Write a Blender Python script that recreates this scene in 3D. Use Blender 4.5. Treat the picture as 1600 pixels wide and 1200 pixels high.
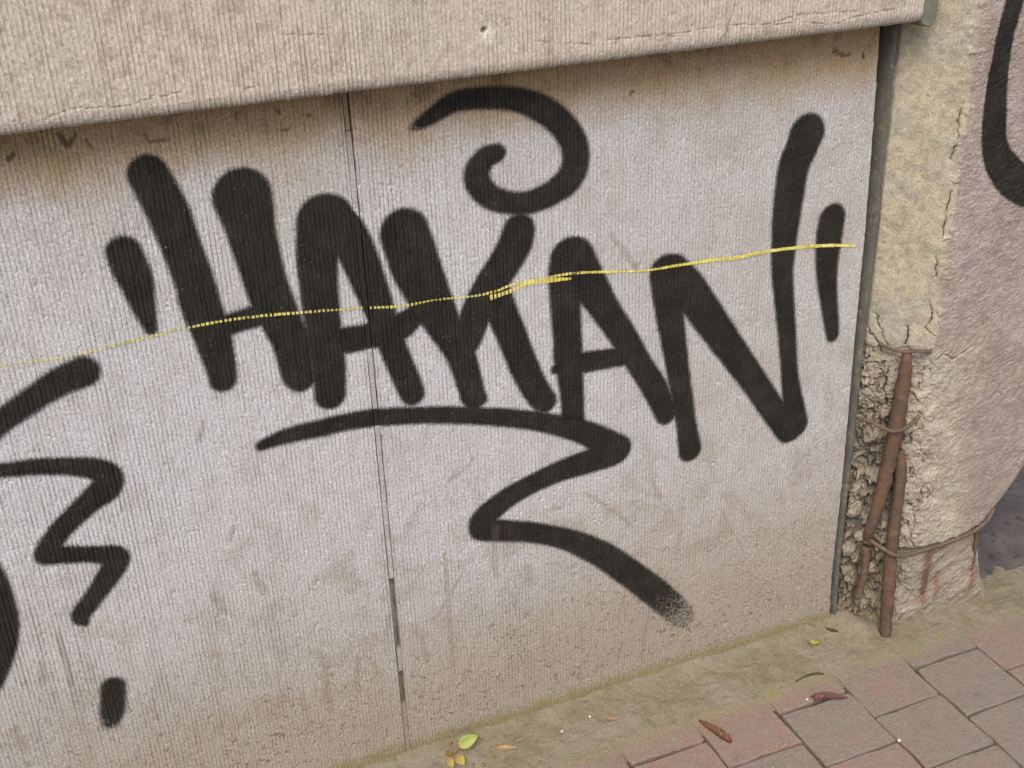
import bpy, math, random
import numpy as np
from mathutils import Matrix, Vector
random.seed(7)
for o in list(bpy.data.objects): bpy.data.objects.remove(o)
scene = bpy.context.scene
col = scene.collection

# ---------------------------------------------------------------- camera
cam = bpy.data.cameras.new('camera'); cam_o = bpy.data.objects.new('camera', cam); col.objects.link(cam_o)
cam.sensor_fit = 'HORIZONTAL'; cam.sensor_width = 36.0; cam.lens = 42.0
cam.clip_start = 0.05; cam.clip_end = 500
AX = Vector((0.92325, -0.20056, 0.32789)); DN = Vector((0.03274, 0.89104, 0.45280))   # wall direction and plumb line seen by the camera
AX.normalize(); DN = (DN - AX * AX.dot(DN)).normalized(); NR = AX.cross(DN)
rot = Matrix(((AX[0], -AX[1], -AX[2]), (NR[0], -NR[1], -NR[2]), (-DN[0], DN[1], DN[2])))
cam_o.matrix_world = Matrix.Translation((0, -1.5, 1.4904)) @ rot.to_4x4()
scene.camera = cam_o

# ---------------------------------------------------------------- sky, sun, exposure (bright overcast)
SUN_EL, SUN_AZ = 52.0, -32.0          # azimuth measured from -Y (street side) towards -X
world = bpy.data.worlds.new('World'); scene.world = world; world.use_nodes = True
wn = world.node_tree; wn.nodes.clear()
sky = wn.nodes.new('ShaderNodeTexSky'); sky.sky_type = 'NISHITA'; sky.sun_disc = False
sky.sun_elevation = math.radians(SUN_EL); sky.sun_rotation = math.radians(180.0 + SUN_AZ * -1)
sky.air_density = 0.7; sky.dust_density = 4.0; sky.ozone_density = 0.6
bg = wn.nodes.new('ShaderNodeBackground'); bg.inputs['Strength'].default_value = 0.12
wo = wn.nodes.new('ShaderNodeOutputWorld')
wn.links.new(sky.outputs[0], bg.inputs[0]); wn.links.new(bg.outputs[0], wo.inputs[0])
sun = bpy.data.lights.new('sun', 'SUN'); sun.energy = 1.4; sun.angle = math.radians(35); sun.color = (1.0, 0.98, 0.945)
sun_o = bpy.data.objects.new('sun', sun); col.objects.link(sun_o)
el, az = math.radians(SUN_EL), math.radians(SUN_AZ)
to_sun = Vector((math.sin(az) * math.cos(el), -math.cos(az) * math.cos(el), math.sin(el)))
sun_o.rotation_euler = to_sun.to_track_quat('Z', 'Y').to_euler(); sun_o.location = to_sun * 6
vs = scene.view_settings
vs.view_transform = 'Standard'; vs.look = 'None'; vs.gamma = 1.0; vs.use_curve_mapping = False; vs.exposure = 0.54

# ---------------------------------------------------------------- measured outlines, all in millimetres on the face of the wall: (x, z, half width)
MARKS = {
'tick_left': [[(74.9,973.9,21.7),(79.0,952.5,22.8),(83.5,932.5,20.6),(86.1,901.0,15.0),(90.6,864.8,7.6)]],
'letter_H': [[(120.5,1068.3,24.3),(128.9,1044.1,25.4),(137.9,1011.8,25.9),(147.0,963.1,24.9),(155.4,916.5,24.6),(157.6,887.2,25.8),(167.4,833.3,23.8),(171.3,782.8,18.9),(170.8,773.2,18.1)],[(231.4,1021.6,38.1),(233.8,1002.3,35.2),(236.1,975.9,31.4),(240.6,939.6,29.3),(245.8,900.6,28.1),(255.3,858.8,27.8),(268.2,812.4,24.8),(272.4,763.4,22.5),(275.5,750.8,19.8)],[(161.8,847.6,15.8),(178.9,848.8,15.0),(205.1,852.8,15.0),(237.7,857.6,16.1)]],
'letter_A': [[(333.9,972.1,37.6),(324.6,943.0,31.8),(318.1,915.0,27.7),(316.2,856.4,25.6),(316.8,803.3,24.3),(317.6,758.5,23.8),(315.1,716.5,22.2)],[(341.3,976.2,31.5),(368.2,935.6,26.9),(385.5,879.4,24.0),(399.3,825.7,20.9),(414.9,762.8,19.5),(431.0,707.8,19.1),(436.6,690.7,18.2)],[(299.7,796.1,9.3),(318.1,798.1,17.8),(345.4,795.4,19.9),(377.9,794.6,19.1),(406.1,794.7,20.2),(430.4,801.7,20.3),(450.4,813.6,14.5)]],
'letter_K': [[(442.8,937.7,34.9),(448.4,914.3,35.3),(454.2,890.6,35.7),(463.4,862.1,33.3),(476.2,825.4,30.1),(489.7,792.8,25.7),(512.4,742.1,22.3),(525.5,686.5,19.7),(530.5,663.8,18.9),(544.6,656.2,7.4)],[(612.6,913.0,24.4),(603.9,890.3,26.5),(588.1,866.7,25.6),(569.2,842.4,25.7),(542.3,799.5,25.0),(523.1,755.3,22.2)],[(574.1,816.5,24.0),(582.1,789.6,23.3),(593.2,758.5,22.7),(616.8,687.7,22.4),(637.9,641.3,20.7),(647.3,629.1,18.7)]],
'letter_A2': [[(694.6,853.7,35.7),(689.1,830.4,31.9),(684.3,785.1,25.1),(685.8,737.4,23.4),(687.4,694.1,23.8),(692.2,642.3,19.9),(694.8,580.5,19.2)],[(698.7,850.9,33.8),(731.1,795.9,26.4),(754.9,755.5,22.6),(779.3,716.1,22.0),(811.6,656.1,20.4),(841.5,603.8,21.0),(860.4,556.1,17.9)],[(665.6,680.2,7.6),(684.0,682.8,15.2),(710.0,681.5,17.5),(749.6,679.6,16.6),(788.7,677.9,16.8)]],
'letter_N': [[(856.6,804.0,30.5),(859.8,772.6,28.6),(863.2,734.1,24.6),(874.6,665.2,20.7),(887.7,593.3,18.9),(899.6,528.7,18.2),(909.0,476.3,21.0)],[(864.4,804.6,28.3),(893.9,769.4,30.0),(920.8,731.5,28.4),(970.5,659.7,26.0),(1021.5,586.8,23.3),(1069.6,515.1,22.9),(1106.8,471.1,28.6)],[(1093.7,988.6,31.4),(1084.4,963.9,29.4),(1073.8,938.1,28.5),(1067.4,861.5,25.9),(1066.9,781.0,20.9),(1071.7,738.1,18.9),(1083.9,665.2,17.0),(1098.0,573.4,16.3),(1111.7,505.2,21.9),(1118.4,473.4,24.8)]],
'tick_right': [[(1154.9,843.1,24.4),(1152.6,806.6,24.7),(1155.4,743.9,19.2),(1170.8,668.7,14.8),(1178.5,633.0,12.5)]],
'swirl': [[(464.9,1081.5,4.6),(487.4,1090.8,9.8),(525.6,1107.5,13.1),(566.8,1107.9,14.6),(608.4,1101.5,15.5),(643.5,1088.0,17.9),(675.6,1063.9,18.9),(697.3,1033.9,20.0),(703.0,1005.5,21.0),(692.9,978.9,21.1),(666.4,961.7,18.9),(632.6,952.7,17.0),(603.2,955.6,16.1),(574.6,967.0,17.0),(556.8,985.4,18.2),(552.1,1006.6,18.0),(564.7,1025.1,15.8),(582.6,1030.3,13.1)]],
'underline': [[(207.9,660.3,7.2),(248.3,667.1,12.0),(294.8,667.1,13.2),(330.5,668.7,13.7),(384.2,664.2,14.0),(457.3,650.4,13.6),(532.7,631.2,14.3),(610.9,606.3,15.6),(671.5,580.6,17.7),(721.5,552.8,20.7),(762.3,519.2,25.6),(766.7,510.4,26.6),(725.6,503.8,22.8),(670.2,498.0,19.5),(619.7,486.7,18.1),(573.6,470.0,19.2),(539.9,447.9,21.4),(533.1,433.9,22.3),(538.8,424.1,21.5),(567.3,413.1,19.6),(604.6,400.5,18.6),(651.0,380.1,18.0),(703.0,348.2,20.7),(756.7,302.9,23.7),(803.2,253.7,24.4),(851.5,200.0,25.6),(891.7,150.2,24.7),(912.4,122.4,18.8)]],
'left_hook': [[(-199.1,712.7,14.0),(-154.0,747.5,14.9),(-113.6,774.6,15.5),(-71.0,797.7,17.1),(-32.2,815.9,19.4),(-2.6,823.2,21.4)]],
'left_zigzag': [[(-197.1,721.2,9.9),(-127.9,707.7,10.2),(-84.5,701.9,12.0),(-41.2,691.1,13.2),(-12.6,679.1,16.0),(-0.4,663.8,19.6),(-5.7,648.1,20.4),(-23.7,635.7,17.6),(-45.2,621.2,15.6),(-74.7,597.7,14.9),(-97.8,570.3,15.0),(-95.3,564.1,14.4),(-66.9,556.7,13.1),(-36.7,547.7,13.3),(-13.4,537.1,17.0),(-14.9,524.9,17.1),(-36.0,498.5,15.0),(-56.4,475.8,13.6),(-75.0,454.6,12.6),(-72.5,442.3,6.5)]],
'left_loop': [[(-207.3,613.9,21.0),(-180.5,567.2,21.6),(-174.8,513.7,22.5),(-178.8,465.9,22.9),(-196.1,417.2,22.9),(-227.8,372.7,23.1),(-274.3,346.5,23.0)]],
'left_dot': [[(-55.2,317.4,16.8),(-62.2,279.7,17.4),(-68.4,258.7,13.2)]],
'yellow': [[(-141.5,854.5,1.9),(-96.9,852.7,1.9),(-40.2,849.5,2.1),(10.7,849.5,2.2),(59.4,853.0,2.4),(108.9,856.5,2.4),(167.6,858.5,2.6),(227.1,856.0,2.8),(296.6,848.8,2.7),(368.2,840.6,2.6),(428.0,831.8,3.1),(480.5,831.5,2.5),(538.7,826.3,2.6),(573.6,827.7,3.0),(598.9,832.9,3.0),(629.3,832.3,3.0),(691.2,833.1,3.1),(765.3,822.6,3.0),(819.8,814.8,3.0),(875.3,813.2,3.3),(943.6,810.5,4.4),(978.5,807.6,4.7),(1037.3,808.0,3.9),(1097.7,804.0,3.9),(1159.8,796.6,3.8),(1204.7,787.7,2.9)],[(566.2,819.0,5.0),(598.6,824.0,4.0),(619.1,831.2,6.1),(649.7,829.5,5.1),(692.1,824.8,3.1)]],
'pillar_stroke': [[(1397.3,1209.6,17.4),(1393.3,1168.9,17.6),(1385.7,1131.3,17.5),(1382.5,1088.9,18.5),(1385.1,1019.2,21.2),(1394.2,953.7,23.5),(1413.5,916.0,26.6),(1449.5,882.2,29.8),(1494.0,860.1,28.6),(1534.1,862.2,27.9)]],
'smears': [[(468.4,401.6,3.4),(468.5,278.1,4.8),(468.8,169.0,4.9)],[(493.5,346.9,2.3),(468.3,310.4,3.5),(444.2,277.1,3.5)],[(555.5,421.4,5.8),(552.4,347.7,4.7)],[(711.9,446.5,2.4),(756.3,405.7,3.1),(801.1,356.1,3.1)],[(838.1,172.4,4.0),(824.7,64.8,4.2)],[(369.9,310.5,4.6),(362.6,274.6,4.6)],[(171.4,451.2,5.2),(182.7,412.5,6.3)],[(109.9,431.0,7.1),(118.4,397.8,7.3)],[(152.0,537.2,3.0),(143.8,518.5,3.0)],[(-141.2,388.9,5.8),(-145.3,355.4,5.9)],[(254.3,273.3,3.4),(255.4,205.6,5.8),(257.4,154.2,5.9)],[(-109.8,434.2,2.9),(-108.8,390.3,3.9),(-108.6,340.8,4.0)],[(-197.8,290.2,7.9),(-191.4,253.4,8.0)],[(529.6,563.0,3.3),(508.5,542.1,2.7),(480.5,528.8,2.2)],[(758.6,881.7,4.1),(781.2,852.6,4.2),(803.3,819.9,4.3)],[(835.9,439.3,2.5),(855.2,396.2,3.8)],[(136.2,715.0,2.8),(125.1,687.4,3.7)],[(85.7,323.4,2.1),(100.3,324.4,3.2)],[(794.2,226.6,3.9),(776.0,170.2,3.3)],[(548.7,367.7,3.5),(553.8,328.2,4.8)],[(419.8,242.2,3.0),(424.7,200.8,3.6)],[(640.6,428.0,2.4),(674.9,430.8,2.4)],[(981.2,332.7,2.6),(1003.8,279.2,2.7)],[(900.0,318.6,2.6),(891.0,285.1,3.3)],[(311.6,240.4,4.6),(302.1,184.5,4.7)],[(213.5,203.9,4.6),(218.4,155.5,4.7)]],
'topmarks': [[(27.8,1130.4,2.9),(34.9,1117.9,4.5),(46.0,1126.5,1.5)],[(56.6,1120.4,1.5),(60.6,1110.4,1.5)],[(-31.6,1109.4,3.6),(-25.5,1114.7,2.2)],[(1129.0,1109.1,2.1),(1148.3,1101.4,2.1),(1162.1,1101.8,2.1)],[(1195.4,1097.2,4.3),(1198.2,1094.0,3.2)],[(287.0,1128.4,2.4),(291.2,1123.0,1.6)],[(789.7,1087.9,2.9),(793.8,1090.1,1.9)],[(125.6,1121.3,1.1),(128.1,1109.1,1.2),(153.4,1108.8,1.2)],[(291.6,1099.2,1.6),(304.3,1101.7,1.2)],[(326.6,1115.2,1.6),(335.1,1117.4,1.2)]],
'gapcrack': [[(377.8,699.0,1.0),(375.2,614.3,1.0),(375.4,570.2,1.0),(376.5,501.8,1.1),(375.7,443.5,1.1),(378.5,376.3,1.1)]],
'cap_cracks': [[(132.1,1171.0,0.5),(144.6,1171.7,0.5),(159.5,1173.6,0.5),(170.9,1175.9,0.5)],[(241.3,1169.0,0.5),(253.0,1170.7,0.5),(261.0,1172.8,0.5)],[(292.6,1228.6,0.5),(325.3,1223.7,0.5),(344.9,1224.0,0.5)],[(919.8,1209.7,0.5),(913.1,1184.9,0.5),(908.8,1172.5,0.5),(897.6,1153.9,0.5),(885.5,1151.7,0.5)],[(908.6,1175.1,0.5),(905.5,1158.2,0.5)],[(773.2,1177.0,0.5),(831.6,1174.4,0.5),(901.4,1177.5,0.5),(973.6,1173.0,0.5),(1025.6,1180.9,0.5),(1079.6,1177.5,0.5),(1123.7,1175.0,0.5)],[(963.2,1173.1,0.5),(1037.4,1168.4,0.5),(1081.3,1161.4,0.5),(1135.4,1170.4,0.5),(1191.3,1172.2,0.5)],[(619.8,1185.5,0.5),(660.6,1179.6,0.5),(697.5,1174.1,0.5)],[(725.6,1176.9,0.5),(773.2,1175.3,0.5),(831.7,1171.0,0.5)],[(-18.5,1164.3,0.5),(-2.6,1158.6,0.5),(15.5,1163.5,0.5),(44.6,1170.8,0.5),(107.5,1166.6,0.5),(137.7,1174.0,0.5)],[(329.3,1189.3,0.5),(337.8,1194.5,0.5)],[(867.2,1155.4,0.5),(852.2,1153.5,0.5)]],
}
PITCH = 0.00602        # one rib of the ribbed concrete
GROOVE = PITCH / 6.0

# ---------------------------------------------------------------- noise
def _hash(ix, iy, seed):
    h = (ix.astype(np.int64) * 374761393 + iy.astype(np.int64) * 668265263 + seed * 974634777) & 0xFFFFFFFF
    h = ((h ^ (h >> 13)) * 1274126177) & 0xFFFFFFFF
    h = (h ^ (h >> 16)) & 0xFFFFFF
    return h / float(0xFFFFFF)
def vnoise(x, y, seed=0):
    x = np.asarray(x, float); y = np.asarray(y, float)
    ix = np.floor(x); iy = np.floor(y); fx = x - ix; fy = y - iy
    fx = fx * fx * (3 - 2 * fx); fy = fy * fy * (3 - 2 * fy)
    a = _hash(ix, iy, seed); b = _hash(ix + 1, iy, seed); c = _hash(ix, iy + 1, seed); d = _hash(ix + 1, iy + 1, seed)
    return (a * (1 - fx) + b * fx) * (1 - fy) + (c * (1 - fx) + d * fx) * fy
def fbm(x, y, seed=0, octaves=4, gain=0.5):
    t = 0.0; amp = 1.0; s = 0.0; f = 1.0
    for k in range(octaves):
        t = t + amp * vnoise(x * f + 13.7 * k, y * f + 7.1 * k, seed + k); s += amp; amp *= gain; f *= 2.03
    return t / s
def sstep(a, b, v):
    t = np.clip((v - a) / (b - a), 0, 1); return t * t * (3 - 2 * t)

# ---------------------------------------------------------------- distance to brush strokes
def smooth_line(pts, n=6):
    p = np.array(pts, float)
    if len(p) < 3: return p
    q = np.vstack([2 * p[0] - p[1], p, 2 * p[-1] - p[-2]]); out = []
    for i in range(1, len(q) - 2):
        a, b, c, d = q[i - 1], q[i], q[i + 1], q[i + 2]
        for k in range(n):
            t = k / n
            out.append(0.5 * ((2 * b) + (c - a) * t + (2 * a - 5 * b + 4 * c - d) * t * t + (3 * b - a - 3 * c + d) * t ** 3))
    out.append(p[-1]); return np.array(out)
def stroke_dist(X, Z, line, smooth=True):
    """distance in mm (negative inside) and position 0..1 along one stroke; X, Z in mm"""
    p = smooth_line(line) if smooth else np.array(line, float)
    p[:, 2] = np.maximum(p[:, 2], 0.2)
    best = np.full(X.shape, 1e6); along = np.zeros(X.shape); n = len(p) - 1
    for i in range(n):
        ax, az_, ar = p[i]; bx, bz, br = p[i + 1]
        dx, dz = bx - ax, bz - az_; L = dx * dx + dz * dz + 1e-9
        t = np.clip(((X - ax) * dx + (Z - az_) * dz) / L, 0, 1)
        d = np.hypot(X - ax - t * dx, Z - az_ - t * dz) - (ar + t * (br - ar))
        m = d < best; best[m] = d[m]; along[m] = (i + t[m]) / n
    return best, along
def strokes_dist(X, Z, lines, smooth=True):
    best = np.full(X.shape, 1e6)
    for l in lines: best = np.minimum(best, stroke_dist(X, Z, l, smooth)[0])
    return best

# ---------------------------------------------------------------- mesh and object helpers
def mesh_np(name, verts, faces, attrs=None, smooth=False):
    me = bpy.data.meshes.new(name)
    verts = np.asarray(verts, np.float32); faces = np.asarray(faces, np.int32); k = faces.shape[1]
    me.vertices.add(len(verts)); me.vertices.foreach_set('co', verts.ravel())
    me.loops.add(faces.size); me.loops.foreach_set('vertex_index', faces.ravel())
    me.polygons.add(len(faces)); me.polygons.foreach_set('loop_start', np.arange(0, faces.size, k, dtype=np.int32))
    try: me.polygons.foreach_set('loop_total', np.full(len(faces), k, np.int32))
    except Exception: pass
    me.update(calc_edges=True)
    for an, av in (attrs or {}).items():
        av = np.asarray(av, np.float32)
        if av.ndim == 2:
            a = me.attributes.new(an, 'FLOAT_COLOR', 'POINT'); a.data.foreach_set('color', np.hstack([av, np.ones((len(av), 1), np.float32)]).ravel())
        else:
            a = me.attributes.new(an, 'FLOAT', 'POINT'); a.data.foreach_set('value', av)
    me.polygons.foreach_set('use_smooth', np.full(len(faces), smooth, bool))
    return me
def grid_faces(nu, nv):
    i = np.arange(nu * nv).reshape(nv, nu)
    return np.stack([i[:-1, :-1].ravel(), i[:-1, 1:].ravel(), i[1:, 1:].ravel(), i[1:, :-1].ravel()], 1)
def obj(name, me, mat=None, parent=None):
    o = bpy.data.objects.new(name, me); col.objects.link(o)
    if mat is not None and len(me.materials) == 0: me.materials.append(mat)
    if parent is not None: o.parent = parent; o.matrix_parent_inverse = Matrix.Translation(-parent.location)
    return o
def empty(name, loc): 
    o = bpy.data.objects.new(name, None); col.objects.link(o); o.location = loc; o.empty_display_size = 0.05; return o
def tag(o, label=None, cat=None, group=None, kind=None):
    for k, v in (('label', label), ('category', cat), ('group', group), ('kind', kind)):
        if v: o[k] = v
    return o
def box_mesh(name, x0, x1, y0, y1, z0, z1):
    v = [(x, y, z) for z in (z0, z1) for y in (y0, y1) for x in (x0, x1)]
    f = [(0, 2, 3, 1), (4, 5, 7, 6), (0, 1, 5, 4), (2, 6, 7, 3), (0, 4, 6, 2), (1, 3, 7, 5)]
    return mesh_np(name, v, f)
def tube_mesh(name, pts, radii, seg=10, rough=0.0, seed=0, flat=1.0):
    pts = [Vector(p) for p in pts]; V = []; n = len(pts); rng = random.Random(seed)
    for i, p in enumerate(pts):
        t = (pts[min(i + 1, n - 1)] - pts[max(i - 1, 0)]).normalized()
        a = t.cross(Vector((0, 1, 0)));  a = a.normalized() if a.length > 1e-3 else Vector((1, 0, 0))
        b = t.cross(a).normalized(); r = radii[i] if hasattr(radii, '__len__') else radii
        for k in range(seg):
            th = 2 * math.pi * k / seg; rr = r * (1 + rough * (rng.random() - 0.5))
            V.append(p + a * (math.cos(th) * rr) + b * (math.sin(th) * rr * flat))
    F = []
    for i in range(n - 1):
        for k in range(seg):
            F.append((i * seg + k, i * seg + (k + 1) % seg, (i + 1) * seg + (k + 1) % seg, (i + 1) * seg + k))
    c0 = len(V); V.append(pts[0]); V.append(pts[-1])
    for k in range(0, seg):
        F.append((c0, (k + 1) % seg, k, k)) ; F.append((c0 + 1, (n - 1) * seg + k, (n - 1) * seg + (k + 1) % seg, (n - 1) * seg + (k + 1) % seg))
    me = bpy.data.meshes.new(name)
    me.from_pydata([tuple(v) for v in V], [], [f if f[2] != f[3] else f[:3] for f in F]); me.update()
    for p in me.polygons: p.use_smooth = True
    return me
def spline3(pts, n=5):
    p = np.array(pts, float)
    q = np.vstack([2 * p[0] - p[1], p, 2 * p[-1] - p[-2]]); out = []
    for i in range(1, len(q) - 2):
        a, b, c, d = q[i - 1], q[i], q[i + 1], q[i + 2]
        for k in range(n):
            t = k / n
            out.append(0.5 * ((2 * b) + (c - a) * t + (2 * a - 5 * b + 4 * c - d) * t * t + (3 * b - a - 3 * c + d) * t ** 3))
    out.append(p[-1]); return [tuple(v) for v in out]

# ---------------------------------------------------------------- material helpers
class NT:
    def __init__(s, name):
        s.m = bpy.data.materials.new(name); s.m.use_nodes = True; s.t = s.m.node_tree; s.t.nodes.clear()
        s.out = s.t.nodes.new('ShaderNodeOutputMaterial')
        s.tc = s.t.nodes.new('ShaderNodeTexCoord')
    def put(s, sock, v):
        if isinstance(v, bpy.types.NodeSocket): s.t.links.new(v, sock)
        elif v is not None:
            if sock.type == 'RGBA' and len(v) == 3: v = (*v, 1)
            sock.default_value = v
    def map(s, scale=(1, 1, 1), loc=(0, 0, 0), vec=None):
        n = s.t.nodes.new('ShaderNodeMapping'); s.put(n.inputs['Vector'], vec or s.tc.outputs['Object'])
        n.inputs['Scale'].default_value = scale; n.inputs['Location'].default_value = loc; return n.outputs[0]
    def noise(s, scale, detail=4, rough=0.55, vec=None, dist=0.0):
        n = s.t.nodes.new('ShaderNodeTexNoise'); n.inputs['Scale'].default_value = scale; n.inputs['Detail'].default_value = detail
        n.inputs['Roughness'].default_value = rough; n.inputs['Distortion'].default_value = dist
        s.put(n.inputs['Vector'], vec or s.tc.outputs['Object']); return n.outputs[0]
    def voro(s, scale, vec=None, feature='F1'):
        n = s.t.nodes.new('ShaderNodeTexVoronoi'); n.feature = feature; n.inputs['Scale'].default_value = scale
        s.put(n.inputs['Vector'], vec or s.tc.outputs['Object']); return n.outputs['Distance']
    def rng(s, v, a, b, c=0.0, d=1.0, smooth=True):
        n = s.t.nodes.new('ShaderNodeMapRange'); n.interpolation_type = 'SMOOTHSTEP' if smooth else 'LINEAR'
        for i, q in enumerate((v, a, b, c, d)): s.put(n.inputs[i], q)
        return n.outputs[0]
    def math(s, op, a, b=None, c=None):
        n = s.t.nodes.new('ShaderNodeMath'); n.operation = op
        for i, q in enumerate((a, b, c)):
            if q is not None: s.put(n.inputs[i], q)
        return n.outputs[0]
    def mix(s, f, a, b, mode='MIX'):
        n = s.t.nodes.new('ShaderNodeMix'); n.data_type = 'RGBA'; n.blend_type = mode
        s.put(n.inputs[0], f); s.put(n.inputs[6], a); s.put(n.inputs[7], b); return n.outputs[2]
    def attr(s, name, colour=False):
        n = s.t.nodes.new('ShaderNodeAttribute'); n.attribute_name = name; return n.outputs['Color' if colour else 'Fac']
    def sep(s, vec=None):
        n = s.t.nodes.new('ShaderNodeSeparateXYZ'); s.put(n.inputs[0], vec or s.tc.outputs['Object']); return n.outputs
    def rand(s):
        return s.t.nodes.new('ShaderNodeObjectInfo').outputs['Random']
    def bump(s, h, strength=0.4, dist=0.001):
        n = s.t.nodes.new('ShaderNodeBump'); n.inputs['Strength'].default_value = strength; n.inputs['Distance'].default_value = dist
        s.put(n.inputs['Height'], h); return n.outputs[0]
    def bsdf(s, colour, rough=0.9, normal=None, metal=0.0, spec=0.25):
        n = s.t.nodes.new('ShaderNodeBsdfPrincipled'); s.put(n.inputs['Base Color'], colour); s.put(n.inputs['Roughness'], rough)
        n.inputs['Metallic'].default_value = metal; n.inputs['Specular IOR Level'].default_value = spec
        if normal: s.put(n.inputs['Normal'], normal)
        return n.outputs[0]
    def done(s, shader): s.t.links.new(shader, s.out.inputs[0]); return s.m
    def val(s, colour, v):      # multiply colour by a value socket
        c = s.t.nodes.new('ShaderNodeCombineColor'); [s.put(c.inputs[i], v) for i in range(3)]
        return s.mix(1.0, colour, c.outputs[0], 'MULTIPLY')

# ---------------------------------------------------------------- materials
def concrete_panel():
    m = NT('ribbed_concrete'); P = m.sep(); x, z = P[0], P[2]
    big = m.noise(2.2, 3); mid = m.noise(9, 5, 0.6); fine = m.noise(260, 3); pat = m.noise(28, 5, 0.65)
    c = m.mix(m.rng(big, .35, .65), (0.475, 0.472, 0.466), (0.445, 0.420, 0.380))
    c = m.mix(m.rng(m.math('ADD', x, m.math('MULTIPLY', mid, .5)), .7, 1.4, 0, .75), c, (0.425, 0.385, 0.342))
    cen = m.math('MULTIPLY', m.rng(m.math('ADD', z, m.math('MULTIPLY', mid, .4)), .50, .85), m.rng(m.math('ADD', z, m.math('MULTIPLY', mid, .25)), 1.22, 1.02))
    c = m.mix(m.math('MULTIPLY', cen, m.rng(m.math('ADD', x, m.math('MULTIPLY', big, .5)), 1.2, .6, .05, .65)), c, (0.540, 0.540, 0.550))      # whiter band at mid height, fading towards the pillar
    c = m.mix(m.rng(pat, .45, .72, 0, .42), c, (0.36, 0.325, 0.285))
    c = m.mix(m.rng(mid, .62, .40, 0, .40), c, (0.52, 0.518, 0.525))
    # vertical run marks
    streak = m.noise(1.0, 3, .6, m.map((70, 1, 3.5)))
    c = m.mix(m.rng(streak, .55, .8, 0, .5), c, (0.345, 0.315, 0.275))
    # splash dirt rising from the pavement
    zz = m.math('ADD', z, m.math('MULTIPLY', m.math('SUBTRACT', mid, .5), .34))
    low = m.rng(zz, .46, .06)
    c = m.mix(m.math('MULTIPLY', low, .82), c, (0.310, 0.256, 0.188))
    worm = m.noise(118, 4, .6, m.map((1, 1, 1.3)), 1.0)
    speck = m.math('MULTIPLY', m.math('MULTIPLY', m.rng(worm, .555, .615), m.rng(pat, .40, .56)), m.math('MULTIPLY', low, .95))
    c = m.mix(speck, c, (0.165, 0.120, 0.070))
    cloud = m.noise(14, 6, .68, None, .6)
    c = m.mix(m.math('MULTIPLY', m.rng(cloud, .47, .66), m.rng(zz, .75, .25, .15, .6)), c, (0.32, 0.272, 0.212))
    few = m.rng(m.noise(150, 2), .70, .76, 0, .6)
    c = m.mix(few, c, (0.16, 0.13, 0.10))
    # damp brown stain below the overhanging slab
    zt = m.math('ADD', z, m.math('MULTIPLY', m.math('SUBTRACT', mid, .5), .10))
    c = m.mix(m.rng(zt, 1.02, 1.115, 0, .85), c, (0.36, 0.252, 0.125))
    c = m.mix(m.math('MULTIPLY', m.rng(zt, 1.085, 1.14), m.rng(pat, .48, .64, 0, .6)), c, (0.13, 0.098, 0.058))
    # ochre algae along the foot
    zb = m.math('ADD', z, m.math('MULTIPLY', m.math('SUBTRACT', pat, .5), .05))
    c = m.mix(m.rng(zb, .052, .020, 0, .85), c, (0.235, 0.190, 0.085))
    c = m.mix(m.math('MULTIPLY', m.attr('smear'), m.rng(m.noise(130, 4, .7), .35, .65, .15, .75)), c, (0.27, 0.215, 0.16))
    c = m.mix(m.math('MULTIPLY', m.attr('mark'), .8), c, (0.07, 0.05, 0.03))
    c = m.val(c, m.rng(fine, .28, .72, .76, 1.2, False)); c = m.val(c, m.rng(m.noise(620, 2, .6, m.map((1, 1, .45))), .3, .7, .70, 1.30, False)); c = m.mix(m.rng(m.noise(330, 2, .5), .70, .78, 0, .5), c, (0.55, 0.53, 0.50))
    c = m.mix(m.attr('ink'), c, (0.024, 0.021, 0.016))
    b = m.bump(m.math('ADD', m.noise(420, 4, .7), m.math('MULTIPLY', m.noise(120, 3), 1.2)), .5, .0008)
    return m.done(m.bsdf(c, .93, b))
def concrete_slab():
    m = NT('slab_concrete'); P = m.sep(); x, z = P[0], P[2]
    big = m.noise(3, 4); pat = m.noise(40, 5, .65); fine = m.noise(300, 3)
    c = m.mix(m.rng(big, .35, .65), (0.520, 0.455, 0.368), (0.487, 0.436, 0.376))
    c = m.mix(m.rng(pat, .45, .7, 0, .6), c, (0.31, 0.255, 0.185))
    streak = m.noise(1.0, 3, .6, m.map((60, 1, 4)))
    c = m.mix(m.rng(streak, .54, .8, 0, .6), c, (0.27, 0.22, 0.165))
    c = m.mix(m.rng(streak, .45, .25, 0, .4), c, (0.50, 0.46, 0.40))
    c = m.mix(m.rng(m.math('ADD', z, m.math('MULTIPLY', pat, .03)), 1.185, 1.160, 0, .5), c, (0.30, 0.27, 0.215))
    c = m.mix(m.rng(m.attr('crack'), 1.25, .40, 0, .6), c, (0.15, 0.12, 0.09))
    c = m.mix(m.attr('patch'), c, (0.60, 0.555, 0.46))
    c = m.val(c, m.rng(fine, .28, .72, .76, 1.22, False)); c = m.val(c, m.rng(m.noise(560, 2, .6, m.map((1, 1, .4))), .3, .7, .80, 1.2, False))
    b = m.bump(m.math('ADD', m.noise(420, 4, .7), m.math('MULTIPLY', m.noise(110, 3), 1.0)), .6, .0008)
    return m.done(m.bsdf(c, .92, b))
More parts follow.
